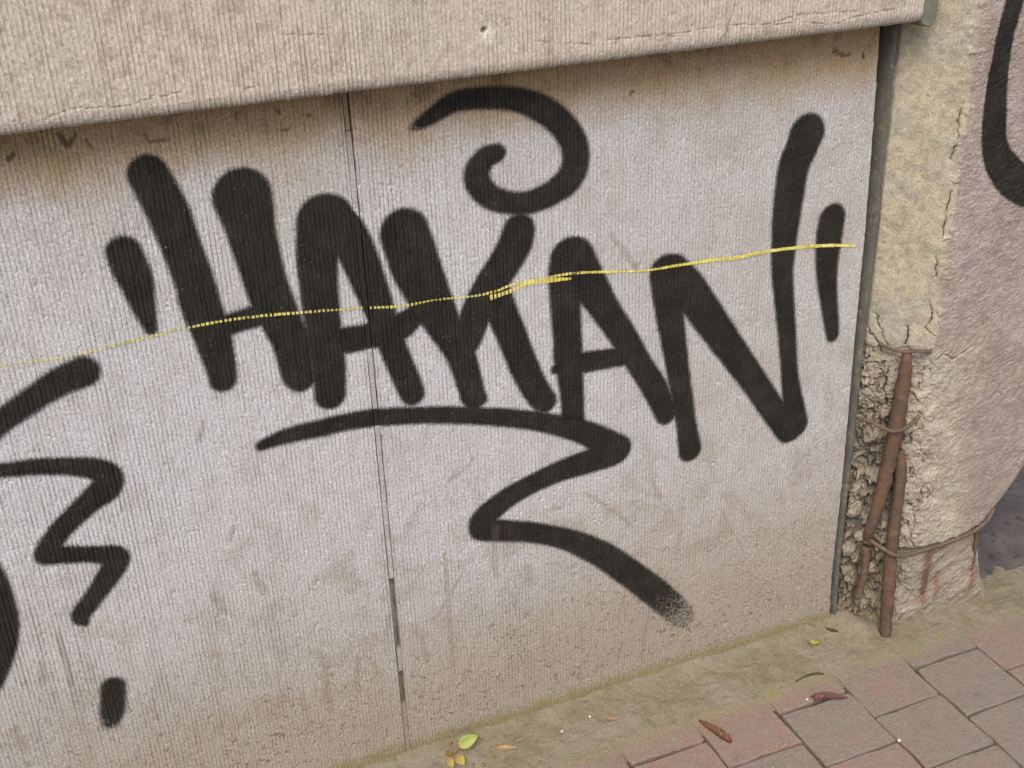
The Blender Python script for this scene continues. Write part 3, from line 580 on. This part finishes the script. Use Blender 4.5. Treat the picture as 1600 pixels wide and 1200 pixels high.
# ================================================================ THE PILLAR
pillar = empty('plaster_pillar', (1.42, -.02, 0))
tag(pillar, 'crumbling yellow and pink plastered pillar with exposed rusty bars at its base', 'pillar', kind='thing')
XRZ = [-.05, 0, .09, .165, .19, .215, .29, .36, .5, 2.0]; XRV = [1.60, 1.592, 1.556, 1.530, 1.524, 1.538, 1.592, 1.625, 1.645, 1.65]
WX = [1.2647, 1.291, 1.3025, 1.3695, 1.456, 1.521, 1.5946, 1.66]; WZ = [.2096, .193, .197, .186, .189, .206, .274, .33]
def pillar_shape():
    dz = .0021; zl = np.concatenate([np.arange(-.05, 1.32, dz), np.linspace(1.33, 1.95, 30)])
    S = np.concatenate([np.linspace(0, 1, 8, False), np.linspace(1, 2, 52, False), np.linspace(2, 3, 150, False), np.linspace(3, 4, 16, False), np.linspace(4, 5, 30)])
    SS, Z = np.meshgrid(S, zl); xr = np.interp(Z, XRZ, XRV); AXX, AY = 1.335, -.075
    X = np.zeros_like(Z); Y = np.zeros_like(Z); NX = np.zeros_like(Z); NY = np.zeros_like(Z)
    m = SS < 1; t = SS; X[m] = 1.250 + .006 * t[m]; Y[m] = .05 - .045 * t[m]; NX[m] = -1
    m = (SS >= 1) & (SS < 2); t = SS - 1; X[m] = 1.256 + (AXX - 1.256) * t[m]; Y[m] = .005 + (AY - .005) * t[m]; NX[m] = -.71; NY[m] = -.71
    m = (SS >= 2) & (SS < 3); t = SS - 2; x1 = xr - .03; X[m] = (AXX + (x1 - AXX) * t)[m]; Y[m] = AY; NY[m] = -1
    m = (SS >= 3) & (SS < 4); t = SS - 3; a = t * math.pi / 2; X[m] = (x1 + .03 * np.sin(a))[m]; Y[m] = (AY + .03 * (1 - np.cos(a)))[m]; NX[m] = np.sin(a)[m]; NY[m] = -np.cos(a)[m]
    m = SS >= 4; t = SS - 4; X[m] = xr[m]; Y[m] = (AY + .03 + t * .25)[m]; NX[m] = 1
    # soften the arris
    w = np.exp(-((SS - 2) * np.where(SS < 2, .11, .30) / .012) ** 2); X += w * .0035; Y += w * .0035
    NX -= w * .35; ln = np.hypot(NX, NY); NX /= ln; NY /= ln
    u = np.where(SS < 2, (SS - 2) * .11, np.where(SS < 3, (X - AXX), .28 + (SS - 3) * .1))    # arc length from arris, metres
    wz = np.interp(X, WX, WZ)
    # zones
    wob = .03 * (fbm(u * 30, Z * 14, 201, 3) - .5)
    broken = sstep(.60, .575, Z + wob) * sstep(.050, .020, u + wob * .8 + .06 * sstep(.3, .6, Z))     # rubble laid bare around the bars
    deepgap = sstep(-.030, -.045, u + wob * .5) * sstep(.50, .44, Z + wob)
    core = sstep(.004, -.006, Z - wz + .012 * (fbm(u * 60, Z * 60, 202, 2) - .5)) * (u > -.02)
    upper_l = sstep(.012, -.012, u + .022 * (fbm(u * 30, Z * 22, 203, 3) - .5))        # yellow lime coat
    lowmix = sstep(.66, .52, Z + .1 * (fbm(u * 10, Z * 10, 204, 2) - .5)) * sstep(.12, .06, u + .06 * (fbm(u * 16, Z * 16, 205, 3) - .5) - .03 * sstep(.5, .2, Z))
    d = .0030 * (fbm(u * 45, Z * 45, 206, 4) - .5)
    d += .0028 * (fbm(u * 150 + Z * 50, Z * 240 - u * 60, 207, 3, .75) - .5) * (1 - upper_l)             # trowelled stucco
    d += .006 * (fbm(u * 9, Z * 9, 208, 2) - .5)
    lump = fbm(u * 50, Z * 50, 209, 5, .68); cell = np.abs(fbm(u * 30, Z * 26, 210, 4, .6) - .5) * 2
    rough_zone = np.clip(broken + lowmix * .45, 0, 1)
    d += rough_zone * (.017 * (lump - .55)) + broken * (-.004 - .009 * sstep(.10, .0, cell))
    rid = np.abs(fbm(u * 42, Z * 34, 211, 4, .6) - .5) * 2
    d -= deepgap * (.016 - .055 * (rid - .18) + .014 * (fbm(u * 130, Z * 120, 218, 3, .6) - .5))
    strat = fbm(u * 9 + Z * 5, Z * 26 - u * 14, 212, 5, .55)
    d += core * (-.015 + .022 * (strat - .5)) * (u > -.04)
    d += .003 * sstep(.55, .70, fbm(u * 70, Z * 70, 213, 2)) * np.exp(-((u + .002) / .012) ** 2)      # crumbs along the arris
    cracks = [[(1250, 640, .5), (1258, 622, .6), (1268, 603, .8), (1275, 585, .8)], [(1262, 655, .5), (1272, 620, .6), (1281, 600, .6)], [(1262, 575, .8), (1252, 560, .8), (1247, 545, .6)],
              [(1322, 560, .6), (1341, 578, .8), (1356, 590, .6), (1378, 576, .7), (1404, 586, .6), (1418, 592, .4)], [(1300, 640, .6), (1303, 622, 1.2), (1300, 606, 1.0)], [(1322, 690, .6), (1328, 660, .8), (1320, 640, .8), (1335, 625, .6)],
              [(1284, 560, .6), (1283, 520, .7), (1288, 480, .6)], [(1395, 130, .6), (1420, 150, .6), (1440, 158, .5)], [(1372, 290, .5), (1385, 318, .6), (1402, 330, .4)], [(1326, 1010, .5), (1329, 960, .5), (1324, 930, .5)], [(1330, 880, .5), (1326, 840, .7), (1328, 800, .5)], [(1322, 770, .8), (1326, 735, .8)]]
    XM = X * 1000 + 5 * (fbm(u * 120, Z * 120, 214, 2) - .5); ZM = Z * 1000 + 5 * (fbm(u * 120, Z * 120, 215, 2) - .5)
    cr = strokes_dist(XM, ZM, cracks, False); cr = np.where(SS < 3, (cr + .8) / (.8 + .9 * fbm(u * 50, Z * 50, 216, 2)), 9); cr = np.where(NX < -.9, 9, cr)
    d -= .003 * sstep(2.2, .2, cr)
    low = sstep(.05, -.01, Z); d += low * .006 * fbm(u * 30, Z * 30, 217, 2)
    X2 = X + NX * d; Y2 = Y + NY * d
    # colours of the different coats
    pk = np.array([.395, .330, .295]); pk2 = np.array([.36, .295, .25]); ye = np.array([.50, .438, .312]); ye2 = np.array([.455, .412, .322]); st = np.array([.42, .365, .285]); dk = np.array([.22, .175, .12]); co = np.array([.30, .255, .205]); ru = np.array([.20, .095, .05]); so = np.array([.27, .225, .14])
    def mixc(a, b, f): return a * (1 - f[..., None]) + b * f[..., None]
    n1 = fbm(u * 18, Z * 18, 220, 3); n2 = fbm(u * 60, Z * 60, 221, 3)
    c = mixc(pk + 0 * Z[..., None], pk2, sstep(.42, .62, n1)); c = mixc(c, pk2 * .93, sstep(.55, .2, Z))
    yl = mixc(ye + 0 * Z[..., None], ye2, sstep(.40, .62, n1)); yl = mixc(yl, np.array([.34, .315, .24]), sstep(.5, .66, n2) * .45)
    c = mixc(c, yl, upper_l)
    c = mixc(c, mixc(st + 0 * Z[..., None], ye2 * 1.02, sstep(.45, .6, n2)), np.clip(lowmix, 0, 1))
    c = mixc(c, st * .9, broken * .6); c = mixc(c, dk, broken * sstep(.10, .02, cell) * .6)
    c = mixc(c, dk * 1.15, deepgap * sstep(.45, .62, n2) * .7)
    c = mixc(c, mixc(co + 0 * Z[..., None], np.array([.36, .31, .25]), sstep(.4, .6, strat)), core * .9)
    X0 = X * 1000
    for (cx_, wd, z0, z1) in ((1404, 12, .02, .18), (1518, 9, .02, .195), (1434, 9, .03, .11), (1436, 16, .145, .185)):
        f = np.exp(-((X0 + 8 * (fbm(Z * 40, Z * 0, 230, 2) - .5) - cx_) / wd) ** 2) * sstep(z0, z0 + .03, Z) * sstep(z1, z1 - .02, Z) * (SS >= 2) * core
        c = mixc(c, ru, f * .75)
    c = mixc(c, so, sstep(.045, .005, Z + .03 * (n2 - .5)) * .8)
    c = mixc(c, so * .9, sstep(.22, .05, Z) * sstep(-.02, -.05, u) * .5)
    fl = (SS, Z, u, X2, Y2)
    V = np.stack([X2, Y2, Z], -1).reshape(-1, 3); nv, nu = Z.shape
    return mesh_np('plaster_shaft', V, grid_faces(nu, nv), {'col': c.reshape(-1, 3), 'crack': np.clip(cr, -1, 9).ravel()}, False), fl
pme, (PS, PZ, PU, PX, PY) = pillar_shape()
obj('plaster_shaft', pme, M_PLASTER, pillar)
# black stroke sprayed on the stucco
d = strokes_dist(PX * 1000, PZ * 1000, MARKS['pillar_stroke']) + 2.2 * (fbm(PU * 120, PZ * 120, 240, 2) - .5)
d[(PS < 2.1) | (PS > 3.6)] = 1e3
uu = d / 3.6; nv, nu = PZ.shape; f = grid_faces(nu, nv); f = f[(uu < 1.7).ravel()[f].any(1)]; used = np.unique(f); rm = np.full(nu * nv, -1); rm[used] = np.arange(len(used))
V = np.stack([PX, PY - .0005, PZ], -1).reshape(-1, 3)[used]
o = obj('painted_stroke', mesh_np('painted_stroke', V, rm[f], {'edge': uu.ravel()[used], 'dens': np.full(len(used), 1.25), 'smear': np.zeros(len(used))}, True), M_BLACK, pillar); o['label'] = 'thick black curved spray stroke on pink stucco'

def bar(pts, radii, seed, flat=1.0):
    p = spline3(pts, 8); n = len(p); rr = np.interp(np.linspace(0, 1, n), np.linspace(0, 1, len(radii)), radii)
    p = [(a + random.gauss(0, .0004), b + random.gauss(0, .0004), c) for a, b, c in p]
    return obj('reinforcing_bar', tube_mesh('reinforcing_bar', p, list(rr), 14, .20, seed, flat), M_RUST, pillar)
bar([(1.3005, -.0455, .598), (1.297, -.052, .585), (1.2955, -.053, .53), (1.293, -.052, .45), (1.288, -.050, .37), (1.2795, -.046, .29), (1.2735, -.041, .240), (1.271, -.038, .215)], [.004, .009, .0125, .0135, .0125, .012, .0105, .007], 1)
bar([(1.3105, -.050, .40), (1.3105, -.060, .36), (1.3085, -.064, .28), (1.307, -.066, .20), (1.3085, -.069, .12), (1.3115, -.072, .04), (1.313, -.073, -.02)], [.0075, .010, .0105, .0115, .0125, .0115, .010], 2)
bar([(1.2795, -.030, .190), (1.279, -.034, .15), (1.2765, -.033, .11), (1.271, -.030, .075)], [.0075, .008, .0075, .006], 3)
def wire(pts, r, seed):
    p = spline3(pts, 6); return obj('stirrup_wire', tube_mesh('stirrup_wire', p, [r * (1 + .25 * (random.random() - .5)) for _ in p], 8, .15, seed), M_WIRE, pillar)
wire([(1.268, -.012, .6035), (1.280, -.034, .5985), (1.292, -.050, .598), (1.306, -.062, .602), (1.319, -.068, .600), (1.331, -.070, .598)], .0031, 5)
wire([(1.249, .000, .455), (1.256, -.028, .461), (1.262, -.050, .459), (1.273, -.066, .457), (1.286, -.068, .455), (1.301, -.069, .459), (1.316, -.072, .470), (1.325, -.070, .478)], .0034, 6)
wire([(1.262, -.006, .212), (1.272, -.030, .214), (1.283, -.062, .209), (1.296, -.080, .2005), (1.315, -.083, .193), (1.345, -.080, .187), (1.400, -.080, .187), (1.456, -.081, .191), (1.490, -.080, .197), (1.512, -.078, .206), (1.530, -.072, .217), (1.545, -.058, .229), (1.551, -.035, .238)], .0040, 7)
# loose crumbs of rubble lodged between strip and bars
def stone(seed, r):
    rng = random.Random(seed); V = []; F = []; nlat, nlon = 8, 12
    cut = [(Vector((rng.gauss(0, 1), rng.gauss(0, 1), rng.gauss(0, 1))).normalized(), rng.uniform(.55, .9)) for _ in range(9)]
    for i in range(nlat + 1):
        for j in range(nlon):
            th = math.pi * i / nlat; ph = 2 * math.pi * j / nlon
            dv = Vector((math.sin(th) * math.cos(ph), .85 * math.sin(th) * math.sin(ph), .85 * math.cos(th)))
            k = 1.0
            for nv_, dd in cut:
                q = dv.dot(nv_)
                if q * k > dd: k = dd / q
            k *= r * (1 + (.26 * (rng.random() - .5) if 0 < i < nlat else 0)); V.append(tuple(dv * k))
    for i in range(nlat):
        for j in range(nlon): F.append((i * nlon + j, (i + 1) * nlon + j, (i + 1) * nlon + (j + 1) % nlon, i * nlon + (j + 1) % nlon))
    me = bpy.data.meshes.new('stone'); me.from_pydata(V, [], F); me.update(); return me
M_STONE = simple('rubble_stone', (0.37, 0.32, 0.25), (0.26, 0.21, 0.15), 90, .95, 1.0, .12, 160, .004, c2=(0.37, 0.335, 0.275), scale2=60)
STN = [stone(300 + i, .010) for i in range(5)]
for me in STN: me.materials.append(M_STONE)
for k, (x, y, z, s) in enumerate(((1.268, -.004, .258, 2.0), (1.264, -.002, .172, 1.9), (1.262, .000, .122, 1.3), (1.292, -.034, .140, 1.5), (1.270, -.026, .214, 1.4))):
    o = obj('rubble_stone', STN[k % 5], None, pillar); o.location = (x, y + .004, z); o.scale = (s * .9, s * .75, s * (.9 + .3 * random.random())); o.rotation_euler = (random.random() * .6, random.random() * 6, random.random() * .6)
# stubs of corroded steel showing in the eaten-away foot
bar([(1.404, -.050, .176), (1.405, -.0525, .13), (1.405, -.0530, .08), (1.405, -.050, .03)], [.006, .0080, .0075, .006], 8)
bar([(1.519, -.054, .196), (1.5185, -.0575, .15), (1.517, -.0575, .10), (1.515, -.055, .04)], [.004, .0055, .005, .004], 9)

# ================================================================ SMALL THINGS ON THE GROUND
def leaf_mesh(name, L, W, curl=.25, fold=.2, wav=0.0, seed=0, tip=1.0):
    rng = random.Random(seed); n, mN = 12, 7; V = []
    for i in range(n):
        t = i / (n - 1); w = W * .5 * (math.sin(math.pi * min(1, t ** (.75 * tip))) ** .8 + .03)
        for j in range(mN):
            s = j / (mN - 1) * 2 - 1
            V.append((t * L, s * w * (1 + .06 * rng.gauss(0, 1) * wav * 4), abs(s) * w * fold * 2 + curl * L * (t * t - .6 * t) + wav * L * .12 * math.sin(9 * t + 3 * s) + .0003 * rng.random()))
    me = mesh_np(name, V, grid_faces(mN, n), smooth=True); return me
def leafy(name, c0, c1, c2, rough=.5):
    m = NT(name); P = m.sep(); v = m.math('ABSOLUTE', P[1])
    c = m.mix(m.rng(m.noise(60, 3), .35, .65), c0, c1); c = m.mix(m.rng(P[0], .018, .002, 0, .8), c, c2)
    c = m.mix(m.rng(v, .0010, .0003, 0, .6), c, c2)
    n = m.bsdf(c, rough, m.bump(m.noise(300, 3), .3, .0006), 0, .4); return m.done(n)
M_LEAF = leafy('seedling_leaf', (0.20, 0.30, 0.045), (0.27, 0.33, 0.07), (0.36, 0.26, 0.07))
M_LEAF2 = leafy('yellowing_leaf', (0.36, 0.34, 0.06), (0.36, 0.28, 0.07), (0.30, 0.18, 0.06))
M_LEAF3 = leafy('orange_leaf', (0.33, 0.20, 0.05), (0.24, 0.13, 0.04), (0.22, 0.11, 0.04))
M_TAN = leafy('dry_tan_leaf', (0.42, 0.28, 0.14), (0.36, 0.22, 0.10), (0.28, 0.16, 0.08), .8)
M_BROWN = leafy('brown_leaf', (0.14, 0.055, 0.04), (0.10, 0.045, 0.04), (0.08, 0.04, 0.03), .7)
M_REDB = simple('reddish_bark', (0.17, 0.075, 0.042), (0.11, 0.048, 0.03), 60, .8, .8, .3, 180, .002, c2=(0.26, 0.14, 0.09), scale2=120)
def solid(o, th=.0006):
    md = o.modifiers.new('thickness', 'SOLIDIFY'); md.thickness = th; return o
pl_e = empty('seedling', (.452, -.030, .010)); tag(pl_e, 'small green seedling with yellowing leaves sprouting at the foot of the wall', 'plant')
def add_leaf(me, mat, loc, rot, parent, th=.0005):
    o = bpy.data.objects.new('leaf', me); col.objects.link(o); me.materials.append(mat); o.parent = parent
    o.location = Vector(loc) - parent.location; solid(o, th)
    if len(rot) == 3: o.rotation_euler = rot
    else:
        ax = Vector(rot[:3]).normalized(); nn = Vector(rot[3:]); nn = (nn - ax * nn.dot(ax)).normalized(); yy = nn.cross(ax)
        o.rotation_euler = Matrix((ax, yy, nn)).transposed().to_euler()
    return o
obj('stem', tube_mesh('stem', spline3([(.450, -.034, .002), (.4515, -.033, .012), (.455, -.031, .018), (.460, -.030, .023)], 4), .0015, 7), M_LEAF3, pl_e)
add_leaf(leaf_mesh('leaf', .038, .0215, -.10, .10, .02, 1), M_LEAF, (.459, -.030, .0225), (.93, -.05, .36, -.2, -.8, .55), pl_e)
add_leaf(leaf_mesh('leaf', .013, .010, .2, .3, .1, 2), M_LEAF3, (.4400, -.030, .022), (.1, -.2, -1, -.3, -.8, .4), pl_e)
add_leaf(leaf_mesh('leaf', .020, .013, .1, .15, .1, 3), M_LEAF2, (.437, -.040, .014), (.05, -.9, -.25, -.2, -.5, .8), pl_e)
add_leaf(leaf_mesh('leaf', .022, .017, -.1, .15, .1, 4), M_LEAF2, (.4510, -.042, .014), (.25, -.95, -.1, -.2, -.4, .9), pl_e)
add_leaf(leaf_mesh('leaf', .010, .008, .2, .2, .1, 5), M_LEAF3, (.450, -.028, .030), (-.5, .0, .5, -.2, -.8, .5), pl_e)
tw = obj('stalk', tube_mesh('stalk', spline3([(.450, -.034, .006), (.446, -.034, .012), (.4405, -.031, .020)], 4), .0009, 6), M_LEAF3, pl_e)

def ground_thing(name, me, mat, loc, rot, label, cat, th=None):
    me.materials.append(mat); o = bpy.data.objects.new(name, me); col.objects.link(o); o.location = loc; o.rotation_euler = rot
    if th: solid(o, th)
    return tag(o, label, cat)
LIT = [
 ('dry_leaf', leaf_mesh('dry_leaf', .038, .011, .10, .25, .06, 11), M_TAN, (.519, -.048, .0085), (.1, .02, -.35), 'narrow tan dry leaf on the soil beside the seedling', 'leaf', .0007),
 ('dry_leaf', leaf_mesh('dry_leaf', .017, .005, .10, .25, .06, 12), M_TAN, (.556, -.047, .0085), (.1, .02, .12), 'tiny tan leaf scrap beside the narrow dry leaf', 'leaf', .0007),
 ('curled_leaf', leaf_mesh('curled_leaf', .064, .0145, .12, .5, .10, 13), M_BROWN, (1.084, -.158, .004), (.25, .0, -.50), 'curled dark red leaf lying across the paver joint', 'leaf', .001),
 ('bud_scale', leaf_mesh('bud_scale', .022, .013, .15, .6, .05, 14), M_REDB, (1.083, -.170, .004), (.0, .0, -.05), 'small brown bud scale beside the curled red leaf', 'leaf', .0015),
 ('leaf_scrap', leaf_mesh('leaf_scrap', .026, .006, .05, .3, .05, 15), M_TAN, (.960, -.244, .002), (0, 0, .25), 'thin orange leaf scrap in the joint between grey pavers', 'leaf', .0008),
 ('leaf_scrap', leaf_mesh('leaf_scrap', .020, .006, .05, .3, .05, 16), M_TAN, (.722, -.060, .008), (0, 0, -.5), 'thin tan leaf scrap on the mossy soil', 'leaf', .0008),
]
for a in LIT: ground_thing(*a)
def chip(name, pts, radii, seed, flat=.6): return tube_mesh(name, spline3(pts, 5), list(np.interp(np.linspace(0, 1, (len(pts) - 1) * 5 + 1), np.linspace(0, 1, len(radii)), radii)), 8, .45, seed, flat)
ground_thing('bark_chip', chip('bark_chip', [(.873, -.128, .004), (.880, -.150, .0058), (.888, -.172, .0065), (.895, -.195, .0052)], [.003, .0065, .0078, .0088, .0045], 21), M_REDB, (0, 0, 0), (0, 0, 0), 'reddish brown bark chip lying along a paver joint', 'bark')
ground_thing('twig', chip('twig', [(1.215, -.020, .014), (1.222, -.029, .0135), (1.231, -.036, .012)], [.0018, .0036, .003], 22), simple('dark_twig', (.05, .038, .025), (.08, .055, .035), 80), (0, 0, 0), (0, 0, 0), 'short dark twig on the soil near the grey strip', 'twig')
ground_thing('stick', chip('stick', [(1.082, -.113, .0035), (1.105, -.109, .0045), (1.130, -.110, .004), (1.142, -.116, .003)], [.0012, .0022, .0028, .0016], 23), simple('brown_stick', (.075, .055, .042), (.11, .08, .06), 80), (0, 0, 0), (0, 0, 0), 'thin dark stick along the edge of the mossy soil', 'stick')
wd_e = empty('weed_sprout', (1.168, -.046, .010)); tag(wd_e, 'tiny bright green weed sprout on the soil', 'plant')
for k in range(7):
    add_leaf(leaf_mesh('leaf', .010 + .003 * random.random(), .0045, .3, .2, .1, 60 + k), leafy('weed_leaf', (0.30, 0.36, 0.03), (0.36, 0.38, 0.05), (0.30, 0.30, 0.05)) if k == 0 else bpy.data.materials['weed_leaf'], (1.168 + .003 * random.gauss(0, 1), -.046 + .002 * random.gauss(0, 1), .009), (0, -.4, k * .9), wd_e, .0004)
M_WHITE = simple('white_pebble', (.62, .60, .56), (.55, .52, .47), 90)
PB = stone(400, .0032); PB.materials.append(M_WHITE)
for (x, y, z, s, lab) in ((1.158, -.309, .0005, 1.0, 'white pebble in the crossing of three paver joints'), (1.510, -.302, .002, 1.3, 'white pebble on a reddish paver by the pillar'), (.700, -.045, .0085, .9, 'white pebble on the mossy soil near the leaf scrap'), (.640, -.058, .0085, .9, 'small white pebble between dry leaf and leaf scrap'), (.925, -.278, .002, 1.1, 'white pebble on a red paver beside the bark chip'), (1.075, -.160, .002, .8, 'tiny white pebble beside the bud scale')):
    o = obj('pebble', PB, None); o.location = (x, y, z + .001); o.scale = (s, s, s); tag(o, lab, 'pebble')
# fine grit scattered over soil and pavers: too small to count
gv = []; gf = []; rg = random.Random(5)
for k in range(6500):
    x = rg.uniform(-.3, 2.2); y = -abs(rg.gauss(0, .09 if k % 3 else .2)) - .004
    if x > 1.24 and y > -.09: continue
    z = .0005 + .0085 * max(0, min(1, (y + .108) / .085)); r = rg.uniform(.0006, .0015) * (1.9 if k % 17 == 0 else 1); b = len(gv)
    for q in range(6):
        dv = [(1, 0, 0), (-1, 0, 0), (0, 1, 0), (0, -1, 0), (0, 0, 1), (0, 0, -1)][q]; kk = r * rg.uniform(.7, 1.3); gv.append((x + dv[0] * kk, y + dv[1] * kk, z + dv[2] * kk * .8))
    gf += [(b + i, b + j, b + l) for i, j, l in ((0, 2, 4), (2, 1, 4), (1, 3, 4), (3, 0, 4), (2, 0, 5), (1, 2, 5), (3, 1, 5), (0, 3, 5))]
gme = mesh_np('grit', gv, gf)
o = obj('grit', gme, simple('grit_mix', (.34, .29, .21), (.15, .11, .075), 70, .9, .2, .2, c2=(.40, .36, .30), scale2=55)); tag(o, kind='stuff', label='fine grit scattered over soil and pavers', cat='grit')
